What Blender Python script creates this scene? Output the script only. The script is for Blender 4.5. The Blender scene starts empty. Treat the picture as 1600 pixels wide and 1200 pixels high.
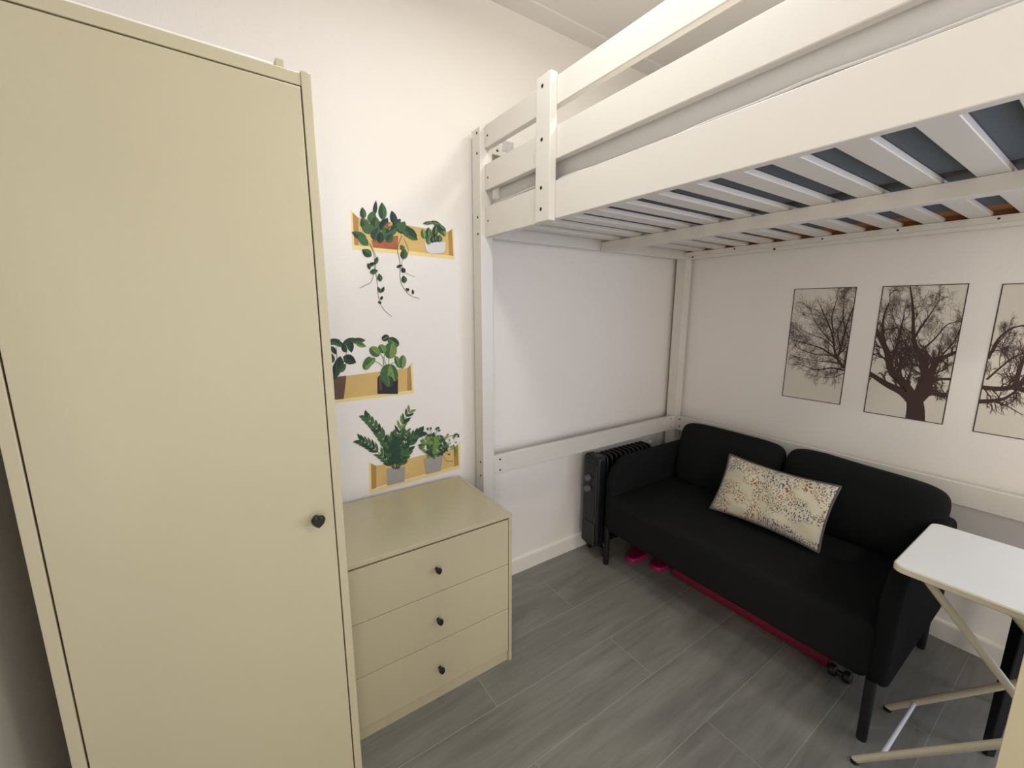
import bpy, bmesh, math, random
from mathutils import Vector, Matrix, noise
random.seed(7)
PI = math.pi
scene = bpy.context.scene
COL = scene.collection

# ------------------------------------------------------------------ camera
cd = bpy.data.cameras.new('camera')
cam = bpy.data.objects.new('camera', cd)
COL.objects.link(cam)
cd.sensor_fit = 'HORIZONTAL'
cd.sensor_width = 36.0
cd.lens = 654.923 / 1600.0 * 36.0
cd.clip_start = 0.02
_r = Vector((0.82773774, -0.56111212, 0.00184718))
_u = Vector((0.09796584, 0.14775648, 0.9841599))
_f = Vector((0.55249699, 0.81444534, -0.17727344))
m = Matrix(((_r.x, _u.x, -_f.x), (_r.y, _u.y, -_f.y), (_r.z, _u.z, -_f.z))).to_4x4()
m.translation = Vector((-2.555, -1.768, 1.471))
cam.matrix_world = m
scene.camera = cam

# ------------------------------------------------------------------ view, world, lights
vs = scene.view_settings
scene.display_settings.display_device = 'sRGB'
vs.view_transform = 'Standard'
vs.look = 'None'
vs.exposure = 0.0
vs.gamma = 1.0
vs.use_curve_mapping = False

W = bpy.data.worlds.new('daylight')
scene.world = W
W.use_nodes = True
bg = W.node_tree.nodes['Background']
bg.inputs[0].default_value = (0.80, 0.88, 1.0, 1)
bg.inputs[1].default_value = 1.0

def area(name, loc, rot, size, power, color, size_y=None, shape='DISK', portal=False):
    l = bpy.data.lights.new(name, 'AREA')
    l.shape = shape; l.size = size
    if size_y: l.size_y = size_y
    l.energy = power; l.color = color
    l.cycles.is_portal = portal
    o = bpy.data.objects.new(name, l)
    o.location = loc; o.rotation_euler = rot
    COL.objects.link(o)
    return o

CEIL = 2.79
ROOM_Y = -4.1
ROOM_X = -2.97
LAMPS = [((-1.12, -1.15), 9.0, (1.0, 0.97, 0.84)), ((-2.00, -0.90), 8.5, (0.98, 1.0, 0.99)), ((-1.20, -3.30), 22.5, (1.0, 0.98, 0.78))]  # last entry is an added fill lamp, unseen behind the camera
for (lx, ly), p, c in LAMPS:
    area('ceiling_lamp_light', (lx, ly, CEIL - 0.105), (0, 0, 0), 0.24, p, c)
# daylight through the window in the wall beyond the bed, and an added warm fill light set in the unseen doorway opposite
area('window_light', (0.02, -3.2, 1.15), (PI / 2, 0, PI / 2), 1.4, 40.0, (0.55, 0.69, 1.0), 1.2, 'RECTANGLE')
area('doorway_fill', (ROOM_X - 0.02, -3.2, 1.1), (PI / 2, 0, -PI / 2), 0.9, 40.0, (1.0, 0.87, 0.73), 2.0, 'RECTANGLE')

# ------------------------------------------------------------------ materials
def lin(c):
    return tuple(((v / 255) / 12.92 if v / 255 <= 0.04045 else ((v / 255 + 0.055) / 1.055) ** 2.4) for v in c) + (1,)

MATS = {}
def mat(name, rgb, rough=0.5, metal=0.0, bump=0.0, bscale=200.0, var=0.0, vscale=4.0, spec=0.5, sheen=0.0, emit=None, coat=0.0):
    m = bpy.data.materials.new(name); m.use_nodes = True
    nt = m.node_tree; b = nt.nodes['Principled BSDF']
    b.inputs['Base Color'].default_value = lin(rgb)
    b.inputs['Roughness'].default_value = rough
    b.inputs['Metallic'].default_value = metal
    b.inputs['Specular IOR Level'].default_value = spec
    b.inputs['Sheen Weight'].default_value = sheen
    b.inputs['Coat Weight'].default_value = coat
    tc = nt.nodes.new('ShaderNodeTexCoord')
    if var > 0:
        n = nt.nodes.new('ShaderNodeTexNoise'); n.inputs['Scale'].default_value = vscale
        n.inputs['Detail'].default_value = 5
        nt.links.new(tc.outputs['Object'], n.inputs['Vector'])
        mx = nt.nodes.new('ShaderNodeMix'); mx.data_type = 'RGBA'
        c = lin(rgb)
        mx.inputs[6].default_value = tuple(v * (1 - var) for v in c[:3]) + (1,)
        mx.inputs[7].default_value = tuple(min(1, v * (1 + var)) for v in c[:3]) + (1,)
        nt.links.new(n.outputs['Fac'], mx.inputs[0])
        nt.links.new(mx.outputs[2], b.inputs['Base Color'])
    if bump > 0:
        n2 = nt.nodes.new('ShaderNodeTexNoise'); n2.inputs['Scale'].default_value = bscale
        n2.inputs['Detail'].default_value = 3
        nt.links.new(tc.outputs['Object'], n2.inputs['Vector'])
        bp = nt.nodes.new('ShaderNodeBump'); bp.inputs['Strength'].default_value = bump
        bp.inputs['Distance'].default_value = 0.002
        nt.links.new(n2.outputs['Fac'], bp.inputs['Height'])
        nt.links.new(bp.outputs['Normal'], b.inputs['Normal'])
    if emit:
        b.inputs['Emission Color'].default_value = lin(emit[0]); b.inputs['Emission Strength'].default_value = emit[1]
    MATS[name] = m
    return m

M_wall = mat('wall_paint', (236, 231, 226), 0.85, bump=0.25, bscale=160, spec=0.2)
M_ceil = mat('ceiling_paint', (226, 222, 218), 0.9, bump=0.15, bscale=120, spec=0.2)
M_base = mat('skirting_white', (236, 232, 226), 0.35)
M_white = mat('bed_white_paint', (220, 215, 207), 0.38, bump=0.12, bscale=60)
M_cream = mat('cream_laminate', (187, 178, 149), 0.24, bump=0.05, bscale=300)
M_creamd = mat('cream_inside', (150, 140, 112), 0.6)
M_black = mat('black_knob', (22, 17, 17), 0.4)
M_bolt = mat('bolt_dark', (60, 50, 42), 0.45, metal=0.6)
M_sofa = mat('charcoal_fabric', (28, 29, 30), 0.95, bump=0.6, bscale=900, spec=0.12, sheen=0.0, var=0.15, vscale=300)
M_leg = mat('black_leg', (15, 15, 17), 0.5)
M_heat = mat('heater_black', (14, 15, 18), 0.38)
M_heatp = mat('heater_panel', (20, 22, 27), 0.4)
M_heatk = mat('heater_dial', (100, 101, 106), 0.4)
M_steel = mat('heater_trim', (120, 120, 124), 0.35, metal=0.7)
M_table = mat('table_white', (232, 232, 232), 0.3)
M_tedge = mat('table_edge_cream', (222, 214, 188), 0.4)
M_tleg = mat('table_leg_cream', (214, 206, 180), 0.35)
M_tube = mat('white_tube', (225, 228, 235), 0.25)
M_matt = mat('mattress_sheet', (214, 212, 210), 0.9, bump=0.3, bscale=12, spec=0.1)
M_mattb = mat('mattress_base_fabric', (98, 104, 110), 0.95, bump=0.4, bscale=500, spec=0.1)
M_web = mat('brown_webbing', (140, 92, 42), 0.8)
M_pink = mat('pink_rubber', (165, 22, 88), 0.5)
M_pinkd = mat('pink_dark', (120, 12, 55), 0.7)
M_crim = mat('crimson_foam', (112, 2, 40), 0.75, bump=0.3, bscale=500)
M_plastic = mat('white_plastic', (232, 230, 222), 0.35)
M_lampd = mat('lamp_diffuser', (255, 240, 215), 0.5, emit=((255, 226, 190), 1.5))
M_label = mat('paper_label', (178, 176, 176), 0.7, var=0.3, vscale=90)
M_piping = mat('cushion_piping', (92, 88, 94), 0.8)
M_black_st = mat('stool_black', (13, 13, 18), 0.45)
M_frame = mat('picture_line', (62, 52, 50), 0.7)
M_print = mat('picture_paper', (217, 210, 198), 0.8)
M_tree = mat('tree_ink', (66, 47, 43), 0.8)
M_dwood = mat('decal_wood', (212, 178, 112), 0.7, var=0.16, vscale=9)
M_dwoodd = mat('decal_wood_shaded', (172, 134, 78), 0.7, var=0.2, vscale=9)
M_dwoodl = mat('decal_wood_pale', (236, 214, 148), 0.7, var=0.08, vscale=9)
M_g1 = mat('decal_leaf_deep', (36, 66, 48), 0.7, var=0.35, vscale=60)
M_g2 = mat('decal_leaf_mid', (62, 100, 58), 0.7, var=0.3, vscale=60)
M_g3 = mat('decal_leaf_fresh', (110, 142, 66), 0.7, var=0.3, vscale=60)
M_g4 = mat('decal_leaf_pale', (142, 160, 104), 0.7, var=0.2, vscale=60)
M_g0 = mat('decal_leaf_dark', (28, 44, 42), 0.7, var=0.3, vscale=60)
M_stem = mat('decal_stem', (86, 84, 56), 0.7)
M_terra = mat('decal_terracotta', (168, 100, 62), 0.7, var=0.25, vscale=30)
M_potw = mat('decal_pot_white', (216, 212, 212), 0.7, var=0.06, vscale=20)
M_potg = mat('decal_pot_grey', (158, 154, 150), 0.7, var=0.1, vscale=60)
M_potb = mat('decal_pot_black', (42, 36, 42), 0.7, var=0.35, vscale=25)
M_potn = mat('decal_pot_brown', (98, 72, 62), 0.7, var=0.2, vscale=30)

def floor_material():
    m = bpy.data.materials.new('grey_wood_tile'); m.use_nodes = True
    nt = m.node_tree; b = nt.nodes['Principled BSDF']; L = nt.links.new
    tc = nt.nodes.new('ShaderNodeTexCoord')
    mp = nt.nodes.new('ShaderNodeMapping'); mp.inputs['Location'].default_value = (1.25 + 1.2 * 4 , 0.165 + 0.235 * 20, 0)
    L(tc.outputs['Object'], mp.inputs['Vector'])
    br = nt.nodes.new('ShaderNodeTexBrick')
    br.offset = 0.5; br.offset_frequency = 2; br.squash = 1.0
    for k, v in (('Scale', 1.0), ('Mortar Size', 0.0013), ('Mortar Smooth', 0.3), ('Bias', 0.0), ('Brick Width', 1.2), ('Row Height', 0.235)):
        br.inputs[k].default_value = v
    br.inputs['Color1'].default_value = (0, 0, 0, 1); br.inputs['Color2'].default_value = (1, 1, 1, 1); br.inputs['Mortar'].default_value = (0.5, 0.5, 0.5, 1)
    L(mp.outputs['Vector'], br.inputs['Vector'])
    # grain stretched along the plank, shifted per plank
    sh = nt.nodes.new('ShaderNodeVectorMath'); sh.operation = 'MULTIPLY_ADD'
    sh.inputs[1].default_value = (7, 5, 3); L(br.outputs['Color'], sh.inputs[0]); L(tc.outputs['Object'], sh.inputs[2])
    mp2 = nt.nodes.new('ShaderNodeMapping'); mp2.inputs['Scale'].default_value = (1.3, 9, 1); L(sh.outputs[0], mp2.inputs['Vector'])
    n1 = nt.nodes.new('ShaderNodeTexNoise'); n1.inputs['Scale'].default_value = 1.6; n1.inputs['Detail'].default_value = 8; n1.inputs['Distortion'].default_value = 0.8
    L(mp2.outputs['Vector'], n1.inputs['Vector'])
    mp3 = nt.nodes.new('ShaderNodeMapping'); mp3.inputs['Scale'].default_value = (4, 60, 1); L(sh.outputs[0], mp3.inputs['Vector'])
    n2 = nt.nodes.new('ShaderNodeTexNoise'); n2.inputs['Scale'].default_value = 1.5; n2.inputs['Detail'].default_value = 5
    L(mp3.outputs['Vector'], n2.inputs['Vector'])
    ad = nt.nodes.new('ShaderNodeMath'); ad.operation = 'MULTIPLY_ADD'; ad.inputs[1].default_value = 0.35; L(n2.outputs['Fac'], ad.inputs[0]); L(n1.outputs['Fac'], ad.inputs[2])
    ad2 = nt.nodes.new('ShaderNodeMath'); ad2.operation = 'MULTIPLY_ADD'; ad2.inputs[1].default_value = 0.10
    L(br.outputs['Color'], ad2.inputs[0]); L(ad.outputs[0], ad2.inputs[2])
    cr = nt.nodes.new('ShaderNodeValToRGB')
    cr.color_ramp.elements[0].position = 0.42; cr.color_ramp.elements[0].color = lin((106, 105, 100))
    cr.color_ramp.elements[1].position = 0.98; cr.color_ramp.elements[1].color = lin((138, 136, 130))
    e = cr.color_ramp.elements.new(0.68); e.color = lin((123, 121, 115))
    L(ad2.outputs[0], cr.inputs['Fac'])
    mx = nt.nodes.new('ShaderNodeMix'); mx.data_type = 'RGBA'; mx.inputs[7].default_value = lin((158, 156, 150))
    L(br.outputs['Fac'], mx.inputs[0]); L(cr.outputs['Color'], mx.inputs[6]); L(mx.outputs[2], b.inputs['Base Color'])
    b.inputs['Roughness'].default_value = 0.42
    bp = nt.nodes.new('ShaderNodeBump'); bp.inputs['Strength'].default_value = 0.12; bp.inputs['Distance'].default_value = 0.002
    L(n2.outputs['Fac'], bp.inputs['Height']); L(bp.outputs['Normal'], b.inputs['Normal'])
    return m
M_floor = floor_material()

def pillow_material():
    m = bpy.data.materials.new('speckled_cushion_fabric'); m.use_nodes = True
    nt = m.node_tree; b = nt.nodes['Principled BSDF']; L = nt.links.new
    tc = nt.nodes.new('ShaderNodeTexCoord')
    mp = nt.nodes.new('ShaderNodeMapping'); mp.inputs['Rotation'].default_value = (0, 0, 0.5); mp.inputs['Scale'].default_value = (175, 105, 20)
    nd = nt.nodes.new('ShaderNodeTexNoise'); nd.inputs['Scale'].default_value = 9
    L(tc.outputs['Object'], nd.inputs['Vector'])
    mad = nt.nodes.new('ShaderNodeVectorMath'); mad.operation = 'MULTIPLY_ADD'; mad.inputs[1].default_value = (0.06, 0.06, 0)
    L(nd.outputs['Color'], mad.inputs[0]); L(tc.outputs['Object'], mad.inputs[2]); L(mad.outputs[0], mp.inputs['Vector'])
    v = nt.nodes.new('ShaderNodeTexVoronoi'); v.inputs['Scale'].default_value = 1.0; L(mp.outputs['Vector'], v.inputs['Vector'])
    dots = nt.nodes.new('ShaderNodeMath'); dots.operation = 'LESS_THAN'; dots.inputs[1].default_value = 0.42; L(v.outputs['Distance'], dots.inputs[0])
    patch = nt.nodes.new('ShaderNodeTexNoise'); patch.inputs['Scale'].default_value = 10; patch.inputs['Detail'].default_value = 1
    L(tc.outputs['Object'], patch.inputs['Vector'])
    pr = nt.nodes.new('ShaderNodeValToRGB')
    pr.color_ramp.interpolation = 'LINEAR'
    els = pr.color_ramp.elements
    els[0].position = 0.34; els[0].color = lin((116, 82, 62)); els[1].position = 0.66; els[1].color = lin((70, 76, 110))
    for p, c in ((0.42, (150, 104, 62)), (0.48, (110, 66, 88)), (0.54, (120, 122, 104)), (0.60, (96, 84, 110))):
        e = els.new(p); e.color = lin(c)
    L(patch.outputs['Fac'], pr.inputs['Fac'])
    pm = nt.nodes.new('ShaderNodeTexNoise'); pm.inputs['Scale'].default_value = 13; pm.inputs['Detail'].default_value = 0
    mo = nt.nodes.new('ShaderNodeVectorMath'); mo.operation = 'ADD'; mo.inputs[1].default_value = (1.7, 5.2, 0); L(tc.outputs['Object'], mo.inputs[0]); L(mo.outputs[0], pm.inputs['Vector'])
    pg = nt.nodes.new('ShaderNodeMapRange'); pg.inputs[1].default_value = 0.30; pg.inputs[2].default_value = 0.42; L(pm.outputs['Fac'], pg.inputs[0])
    fac = nt.nodes.new('ShaderNodeMath'); fac.operation = 'MULTIPLY'; L(dots.outputs[0], fac.inputs[0]); L(pg.outputs[0], fac.inputs[1])
    bgc = nt.nodes.new('ShaderNodeMix'); bgc.data_type = 'RGBA'; bgc.inputs[6].default_value = lin((216, 211, 188)); bgc.inputs[7].default_value = lin((204, 194, 170))
    L(patch.outputs['Fac'], bgc.inputs[0])
    mx = nt.nodes.new('ShaderNodeMix'); mx.data_type = 'RGBA'
    L(fac.outputs[0], mx.inputs[0]); L(bgc.outputs[2], mx.inputs[6]); L(pr.outputs['Color'], mx.inputs[7]); L(mx.outputs[2], b.inputs['Base Color'])
    b.inputs['Roughness'].default_value = 0.85
    return m
M_pillow = pillow_material()

# ------------------------------------------------------------------ helpers
class MB:
    """collects geometry that becomes ONE mesh object"""
    def __init__(s): s.v = []; s.f = []; s.mi = []; s.mats = []
    def _m(s, m):
        if m not in s.mats: s.mats.append(m)
        return s.mats.index(m)
    def add(s, vs_, fs, m):
        o = len(s.v); k = s._m(m)
        s.v += [tuple(p) for p in vs_]
        for f in fs: s.f.append([o + i for i in f]); s.mi.append(k)
        return s
    def box(s, x0, x1, y0, y1, z0, z1, m):
        vs_ = [(x, y, z) for x in (x0, x1) for y in (y0, y1) for z in (z0, z1)]
        return s.add(vs_, [(0, 1, 3, 2), (4, 6, 7, 5), (0, 4, 5, 1), (2, 3, 7, 6), (0, 2, 6, 4), (1, 5, 7, 3)], m)
    def bar(s, a, b, w, h, m, up=(0, 0, 1)):
        a = Vector(a); b = Vector(b); d = (b - a).normalized(); u = Vector(up)
        x = d.cross(u).normalized(); y = x.cross(d).normalized()
        vs_ = []
        for p in (a, b):
            for i, j in ((-1, -1), (1, -1), (1, 1), (-1, 1)): vs_.append(p + x * w / 2 * i + y * h / 2 * j)
        return s.add(vs_, [(0, 3, 2, 1), (4, 5, 6, 7), (0, 1, 5, 4), (1, 2, 6, 5), (2, 3, 7, 6), (3, 0, 4, 7)], m)
    def tube(s, pts, r, m, n=14, closed=False, r2=None):
        pts = [Vector(p) for p in pts]; vs_ = []; N = len(pts)
        prev = None
        for i, p in enumerate(pts):
            if closed: d = pts[(i + 1) % N] - pts[i - 1]
            else: d = pts[min(i + 1, N - 1)] - pts[max(i - 1, 0)]
            d.normalize()
            if prev is None:
                a = Vector((0, 0, 1)) if abs(d.z) < 0.9 else Vector((1, 0, 0))
                x = d.cross(a).normalized()
            else: x = (prev - d * prev.dot(d)).normalized()
            prev = x; y = d.cross(x)
            rr = r if r2 is None else r + (r2 - r) * i / (N - 1)
            for k in range(n):
                t = 2 * PI * k / n; vs_.append(p + (x * math.cos(t) + y * math.sin(t)) * rr)
        fs = []
        for i in range(N if closed else N - 1):
            for k in range(n):
                a = i * n + k; b_ = i * n + (k + 1) % n; j = ((i + 1) % N) * n
                fs.append((a, b_, j + (k + 1) % n, j + k))
        if not closed: fs += [tuple(range(n))[::-1], tuple((N - 1) * n + k for k in range(n))]
        return s.add(vs_, fs, m)
    def lathe(s, prof, m, n=24, axis='z', loc=(0, 0, 0)):
        vs_ = []; L = Vector(loc)
        for r_, h in prof:
            for k in range(n):
                t = 2 * PI * k / n
                p = {'z': (r_ * math.cos(t), r_ * math.sin(t), h), 'y': (r_ * math.cos(t), h, r_ * math.sin(t)), 'x': (h, r_ * math.cos(t), r_ * math.sin(t))}[axis]
                vs_.append(L + Vector(p))
        fs = []; N = len(prof)
        for i in range(N - 1):
            for k in range(n): fs.append((i * n + k, i * n + (k + 1) % n, (i + 1) * n + (k + 1) % n, (i + 1) * n + k))
        fs += [tuple(range(n))[::-1], tuple((N - 1) * n + k for k in range(n))]
        return s.add(vs_, fs, m)
    def prism(s, poly, axis, h0, h1, m):
        """poly of (a,b) extruded along axis ('x': (y,z), 'y': (x,z), 'z': (x,y))"""
        def P(a, b, h): return {'x': (h, a, b), 'y': (a, h, b), 'z': (a, b, h)}[axis]
        n = len(poly)
        vs_ = [P(a, b, h0) for a, b in poly] + [P(a, b, h1) for a, b in poly]
        fs = [tuple(range(n))[::-1], tuple(range(n, 2 * n))] + [(i, (i + 1) % n, n + (i + 1) % n, n + i) for i in range(n)]
        return s.add(vs_, fs, m)
    def build(s, name, parent=None, bevel=0.0, seg=2, smooth=True, loc=None, angle=35):
        me = bpy.data.meshes.new(name)
        me.from_pydata(s.v, [], s.f)
        for m_ in s.mats: me.materials.append(m_)
        me.polygons.foreach_set('material_index', s.mi)
        bm = bmesh.new(); bm.from_mesh(me); bmesh.ops.recalc_face_normals(bm, faces=bm.faces); bm.to_mesh(me); bm.free()
        if smooth:
            me.polygons.foreach_set('use_smooth', [True] * len(me.polygons))
            me.set_sharp_from_angle(angle=math.radians(angle))
        me.update()
        o = bpy.data.objects.new(name, me); COL.objects.link(o)
        if parent:
            o.parent = parent
            if not s_world_local(parent): o.matrix_parent_inverse = parent_inv(parent)
        if bevel > 0:
            b = o.modifiers.new('bevel', 'BEVEL'); b.width = bevel; b.segments = seg; b.limit_method = 'ANGLE'; b.angle_limit = math.radians(40); b.harden_normals = False
        return o

def s_world_local(p): return p.get('_local', False) if hasattr(p, 'get') else False
def parent_inv(p):
    # geometry is written in world coordinates unless the thing is flagged local
    mtx = Matrix.Identity(4); q = p
    chain = []
    while q: chain.append(q); q = q.parent
    for q in reversed(chain): mtx = mtx @ q.matrix_parent_inverse @ Matrix.LocRotScale(q.location, q.rotation_euler, q.scale)
    return mtx.inverted()

def tag(o, label, cat, group=None):
    o['label'] = label; o['category'] = cat
    if group: o['group'] = group
    return o
def thing(name, label, cat, loc=(0, 0, 0), group=None):
    o = bpy.data.objects.new(name, None); COL.objects.link(o); o.location = loc; o.empty_display_size = 0.1
    return tag(o, label, cat, group)
def struct(o): o['kind'] = 'structure'; return o
def box(x0, x1, y0, y1, z0, z1, m): return MB().box(x0, x1, y0, y1, z0, z1, m)
def plabel(o, l): o['label'] = l; return o

def rrect(a0, a1, b0, b1, r, n=6):
    pts = []
    rr = r if isinstance(r, (tuple, list)) else (r,) * 4   # corner order: a1b0, a1b1, a0b1, a0b0
    for (ca, cb, t0, q) in ((a1, b0, -PI / 2, rr[0]), (a1, b1, 0, rr[1]), (a0, b1, PI / 2, rr[2]), (a0, b0, PI, rr[3])):
        if q <= 0: pts.append((ca, cb)); continue
        sx = -1 if ca == a1 else 1; sy = -1 if cb == b1 else 1
        for i in range(n + 1):
            t = t0 + PI / 2 * i / n
            pts.append((ca + sx * q + q * math.cos(t), cb + sy * q + q * math.sin(t)))
    return pts

# ------------------------------------------------------------------ room shell
T = 0.1
struct(MB().box(ROOM_X - T, T, ROOM_Y - T, T, -0.1, 0, M_floor).build('floor', smooth=False))
struct(MB().box(ROOM_X - T, T, ROOM_Y - T, T, CEIL, CEIL + 0.1, M_ceil).build('ceiling', smooth=False))
struct(MB().box(ROOM_X - T, T, 0, T, 0, CEIL, M_wall).build('wall_north', smooth=False))
def wall_with_hole(name, x0, x1, y0, y1, z0, z1):
    mb = MB()
    mb.box(x0, x1, y1, 0, 0, CEIL, M_wall); mb.box(x0, x1, ROOM_Y - T, y0, 0, CEIL, M_wall)
    mb.box(x0, x1, y0, y1, z1, CEIL, M_wall)
    if z0 > 0: mb.box(x0, x1, y0, y1, 0, z0, M_wall)
    return struct(mb.build(name, smooth=False))
wall_with_hole('wall_east', 0, T, -3.9, -2.5, 0.55, 1.75)
wall_with_hole('wall_west', ROOM_X - T, ROOM_X, -3.65, -2.75, 0, 2.1)
struct(MB().box(ROOM_X, 0, ROOM_Y - T, ROOM_Y, 0, CEIL, M_wall).build('wall_south', smooth=False))
wf = MB()
for a, b_ in ((-3.9, -3.85), (-2.55, -2.5), (-3.225, -3.175)): wf.box(0.03, 0.08, a, b_, 0.55, 1.75, M_plastic)
for a, b_ in ((0.55, 0.60), (1.70, 1.75)): wf.box(0.03, 0.08, -3.9, -2.5, a, b_, M_plastic)
struct(wf.build('window_1', bevel=0.003))
df = MB()
for a, b_ in ((-3.65, -3.61), (-2.79, -2.75)): df.box(ROOM_X - 0.11, ROOM_X + 0.012, a, b_, 0, 2.1, M_base)
df.box(ROOM_X - 0.11, ROOM_X + 0.012, -3.65, -2.75, 2.06, 2.1, M_base)
struct(df.build('door_1', bevel=0.003))

def skirting(name, axis, a0, a1, off, sgn):
    # profile (distance from wall, height)
    prof = [(0, 0), (0.014, 0), (0.014, 0.078), (0.011, 0.086), (0.004, 0.09), (0, 0.09)]
    mb = MB()
    if axis == 'x': mb.prism([(off + sgn * d, h) for d, h in prof], 'x', a0, a1, M_base)
    else: mb.prism([(off + sgn * d, h) for d, h in prof], 'y', a0, a1, M_base)
    return struct(mb.build(name, smooth=False))
skirting('baseboard_north', 'x', ROOM_X, 0, 0, -1)
skirting('baseboard_east', 'y', ROOM_Y, -0.014, 0, -1)
skirting('baseboard_west', 'y', -2.75, -0.014, ROOM_X, 1)
# shallow plaster band where wall and ceiling meet
def cove(name, axis, a0, a1, off, sgn):
    prof = [(0, 0), (0, -0.012), (0.004, -0.012), (0.085, -0.004), (0.09, 0)]
    mb = MB(); mb.prism([(off + sgn * d, CEIL + h) for d, h in prof], axis, a0, a1, M_ceil)
    return struct(mb.build(name, smooth=False))
cove('trim_1', 'x', ROOM_X, 0, 0, -1)
cove('trim_2', 'y', ROOM_Y, -0.09, 0, -1)

# ------------------------------------------------------------------ ceiling lamps (out of frame, they light the room; the third is added as fill)
for i, ((lx, ly), p, c) in enumerate(LAMPS):
    t = thing('ceiling_lamp', ['round flush ceiling lamp above the loft bed', 'round flush ceiling lamp above the chest of drawers', 'round flush ceiling lamp added as unseen fill behind the camera'][i], 'lamp', (lx, ly, CEIL), 'flush ceiling lamps')
    MB().lathe([(0.15, CEIL - 0.03), (0.17, CEIL - 0.025), (0.17, CEIL)], M_plastic, 32, loc=(lx, ly, 0)).build('lamp_base', t)
    MB().lathe([(0.02, CEIL - 0.095), (0.09, CEIL - 0.088), (0.135, CEIL - 0.065), (0.15, CEIL - 0.035), (0.15, CEIL - 0.03)], M_lampd, 32, loc=(lx, ly, 0)).build('lamp_shade', t)

# ------------------------------------------------------------------ knobs
def heart_poly(s):
    pts = []
    for i in range(32):
        t = 2 * PI * i / 32
        x = 16 * math.sin(t) ** 3; y = 13 * math.cos(t) - 5 * math.cos(2 * t) - 2 * math.cos(3 * t) - math.cos(4 * t)
        pts.append((x * s / 17, (y + 2.5) * s / 17))
    return pts
def knob(parent, x, y, z, s, inv_rot=None):
    mb = MB()
    mb.lathe([(s * 0.5, 0.0), (s * 0.36, -0.010), (s * 0.5, -0.016)], M_black, 16, 'y', (x, y, z))
    rings = [(0.75, -0.013), (1.0, -0.018), (1.0, -0.024), (0.78, -0.029)]
    hp = heart_poly(1.0); vs_ = []; n = len(hp)
    for k, d in rings:
        for a, b_ in hp:
            # heart blended with a disc so it stays plump
            L = math.hypot(a, b_) or 1; ra = a / L * 0.95; rb = b_ / L * 0.95
            vs_.append((x + (a * 0.55 + ra * 0.45) * s * k, y + d, z + (b_ * 0.55 + rb * 0.45) * s * k))
    fs = [(i * n + j, i * n + (j + 1) % n, (i + 1) * n + (j + 1) % n, (i + 1) * n + j) for i in range(len(rings) - 1) for j in range(n)]
    fs += [tuple(range(n)), tuple((len(rings) - 1) * n + j for j in range(n))]
    mb.add(vs_, fs, M_black)
    return mb.build('knob', parent, angle=50)

# ------------------------------------------------------------------ wardrobe (written in its own frame, origin front right bottom corner)
wd = thing('wardrobe', 'tall cream wardrobe with one plain door and a black knob', 'wardrobe', (-2.3715, -0.805, 0))
wd.rotation_euler = (0, 0, math.radians(3.3)); wd['_local'] = True
WW, WH, WD = 0.484, 1.916, 0.70
def local(o): return o
MB().box(-0.018, 0, 0, WD, 0, WH, M_cream).build('side_panel', wd, 0.0012)
MB().box(-WW, -WW + 0.018, 0, WD, 0, WH, M_cream).build('side_panel', wd, 0.0012)
MB().box(-WW + 0.018, -0.018, 0.002, WD, WH - 0.026, WH - 0.004, M_cream).build('top_panel', wd, 0.001)
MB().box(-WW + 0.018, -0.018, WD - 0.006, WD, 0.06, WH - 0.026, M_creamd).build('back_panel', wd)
MB().box(-WW + 0.018, -0.018, 0.03, WD - 0.01, 0.055, 0.075, M_cream).build('bottom_panel', wd)
MB().box(-WW + 0.018, -0.018, 0.03, 0.045, 0, 0.055, M_cream).build('plinth', wd)
wdoor = MB().box(-WW + 0.0205, -0.0205, 0.000, 0.018, 0.062, WH - 0.0295, M_cream).build('door', wd, 0.0012)
wdoor['_local'] = True
kn = knob(wdoor, -0.0585, 0.0, 1.011, 0.0155)
# thin white board and a small block lying on the wardrobe top
b1 = MB().box(-0.44, -0.062, 0.01, 0.5, 0, 0.006, M_plastic).build('foam_board', None, 0.001)
b1.location = (-2.3715, -0.805, WH - 0.0035); b1.rotation_euler = (0, 0, math.radians(3.3)); tag(b1, 'thin white board lying flat on top of the wardrobe', 'board')
b2 = MB().box(-0.058, -0.044, 0.008, 0.03, 0, 0.016, M_cream).build('small_block', None, 0.001)
b2.location = (-2.3715, -0.805, WH - 0.0035); b2.rotation_euler = (0, 0, math.radians(3.3)); tag(b2, 'small cream block on the top front edge of the wardrobe', 'block')

# ------------------------------------------------------------------ chest of drawers
CX0, CX1, CF, CB, CH = -2.368, -1.684, -0.486, -0.03, 0.67
ch = thing('chest_of_drawers', 'low cream chest with three drawers and small black knobs', 'chest of drawers', (-2.03, -0.26, 0))
MB().box(CX1 - 0.015, CX1, CF, CB, 0, CH, M_cream).build('side_panel', ch, 0.0012)
MB().box(CX0, CX0 + 0.015, CF, CB, 0, CH, M_cream).build('side_panel', ch, 0.0012)
MB().box(CX0 + 0.015, CX1 - 0.015, CF, CB, CH - 0.016, CH - 0.0005, M_cream).build('top_panel', ch, 0.001)
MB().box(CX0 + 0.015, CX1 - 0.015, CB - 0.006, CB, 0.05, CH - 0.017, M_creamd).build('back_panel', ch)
MB().box(CX0 + 0.015, CX1 - 0.015, CF + 0.010, CF + 0.025, 0, 0.050, M_cream).build('plinth', ch)
splits = [0.052, 0.252, 0.4535, CH - 0.0205]
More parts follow.
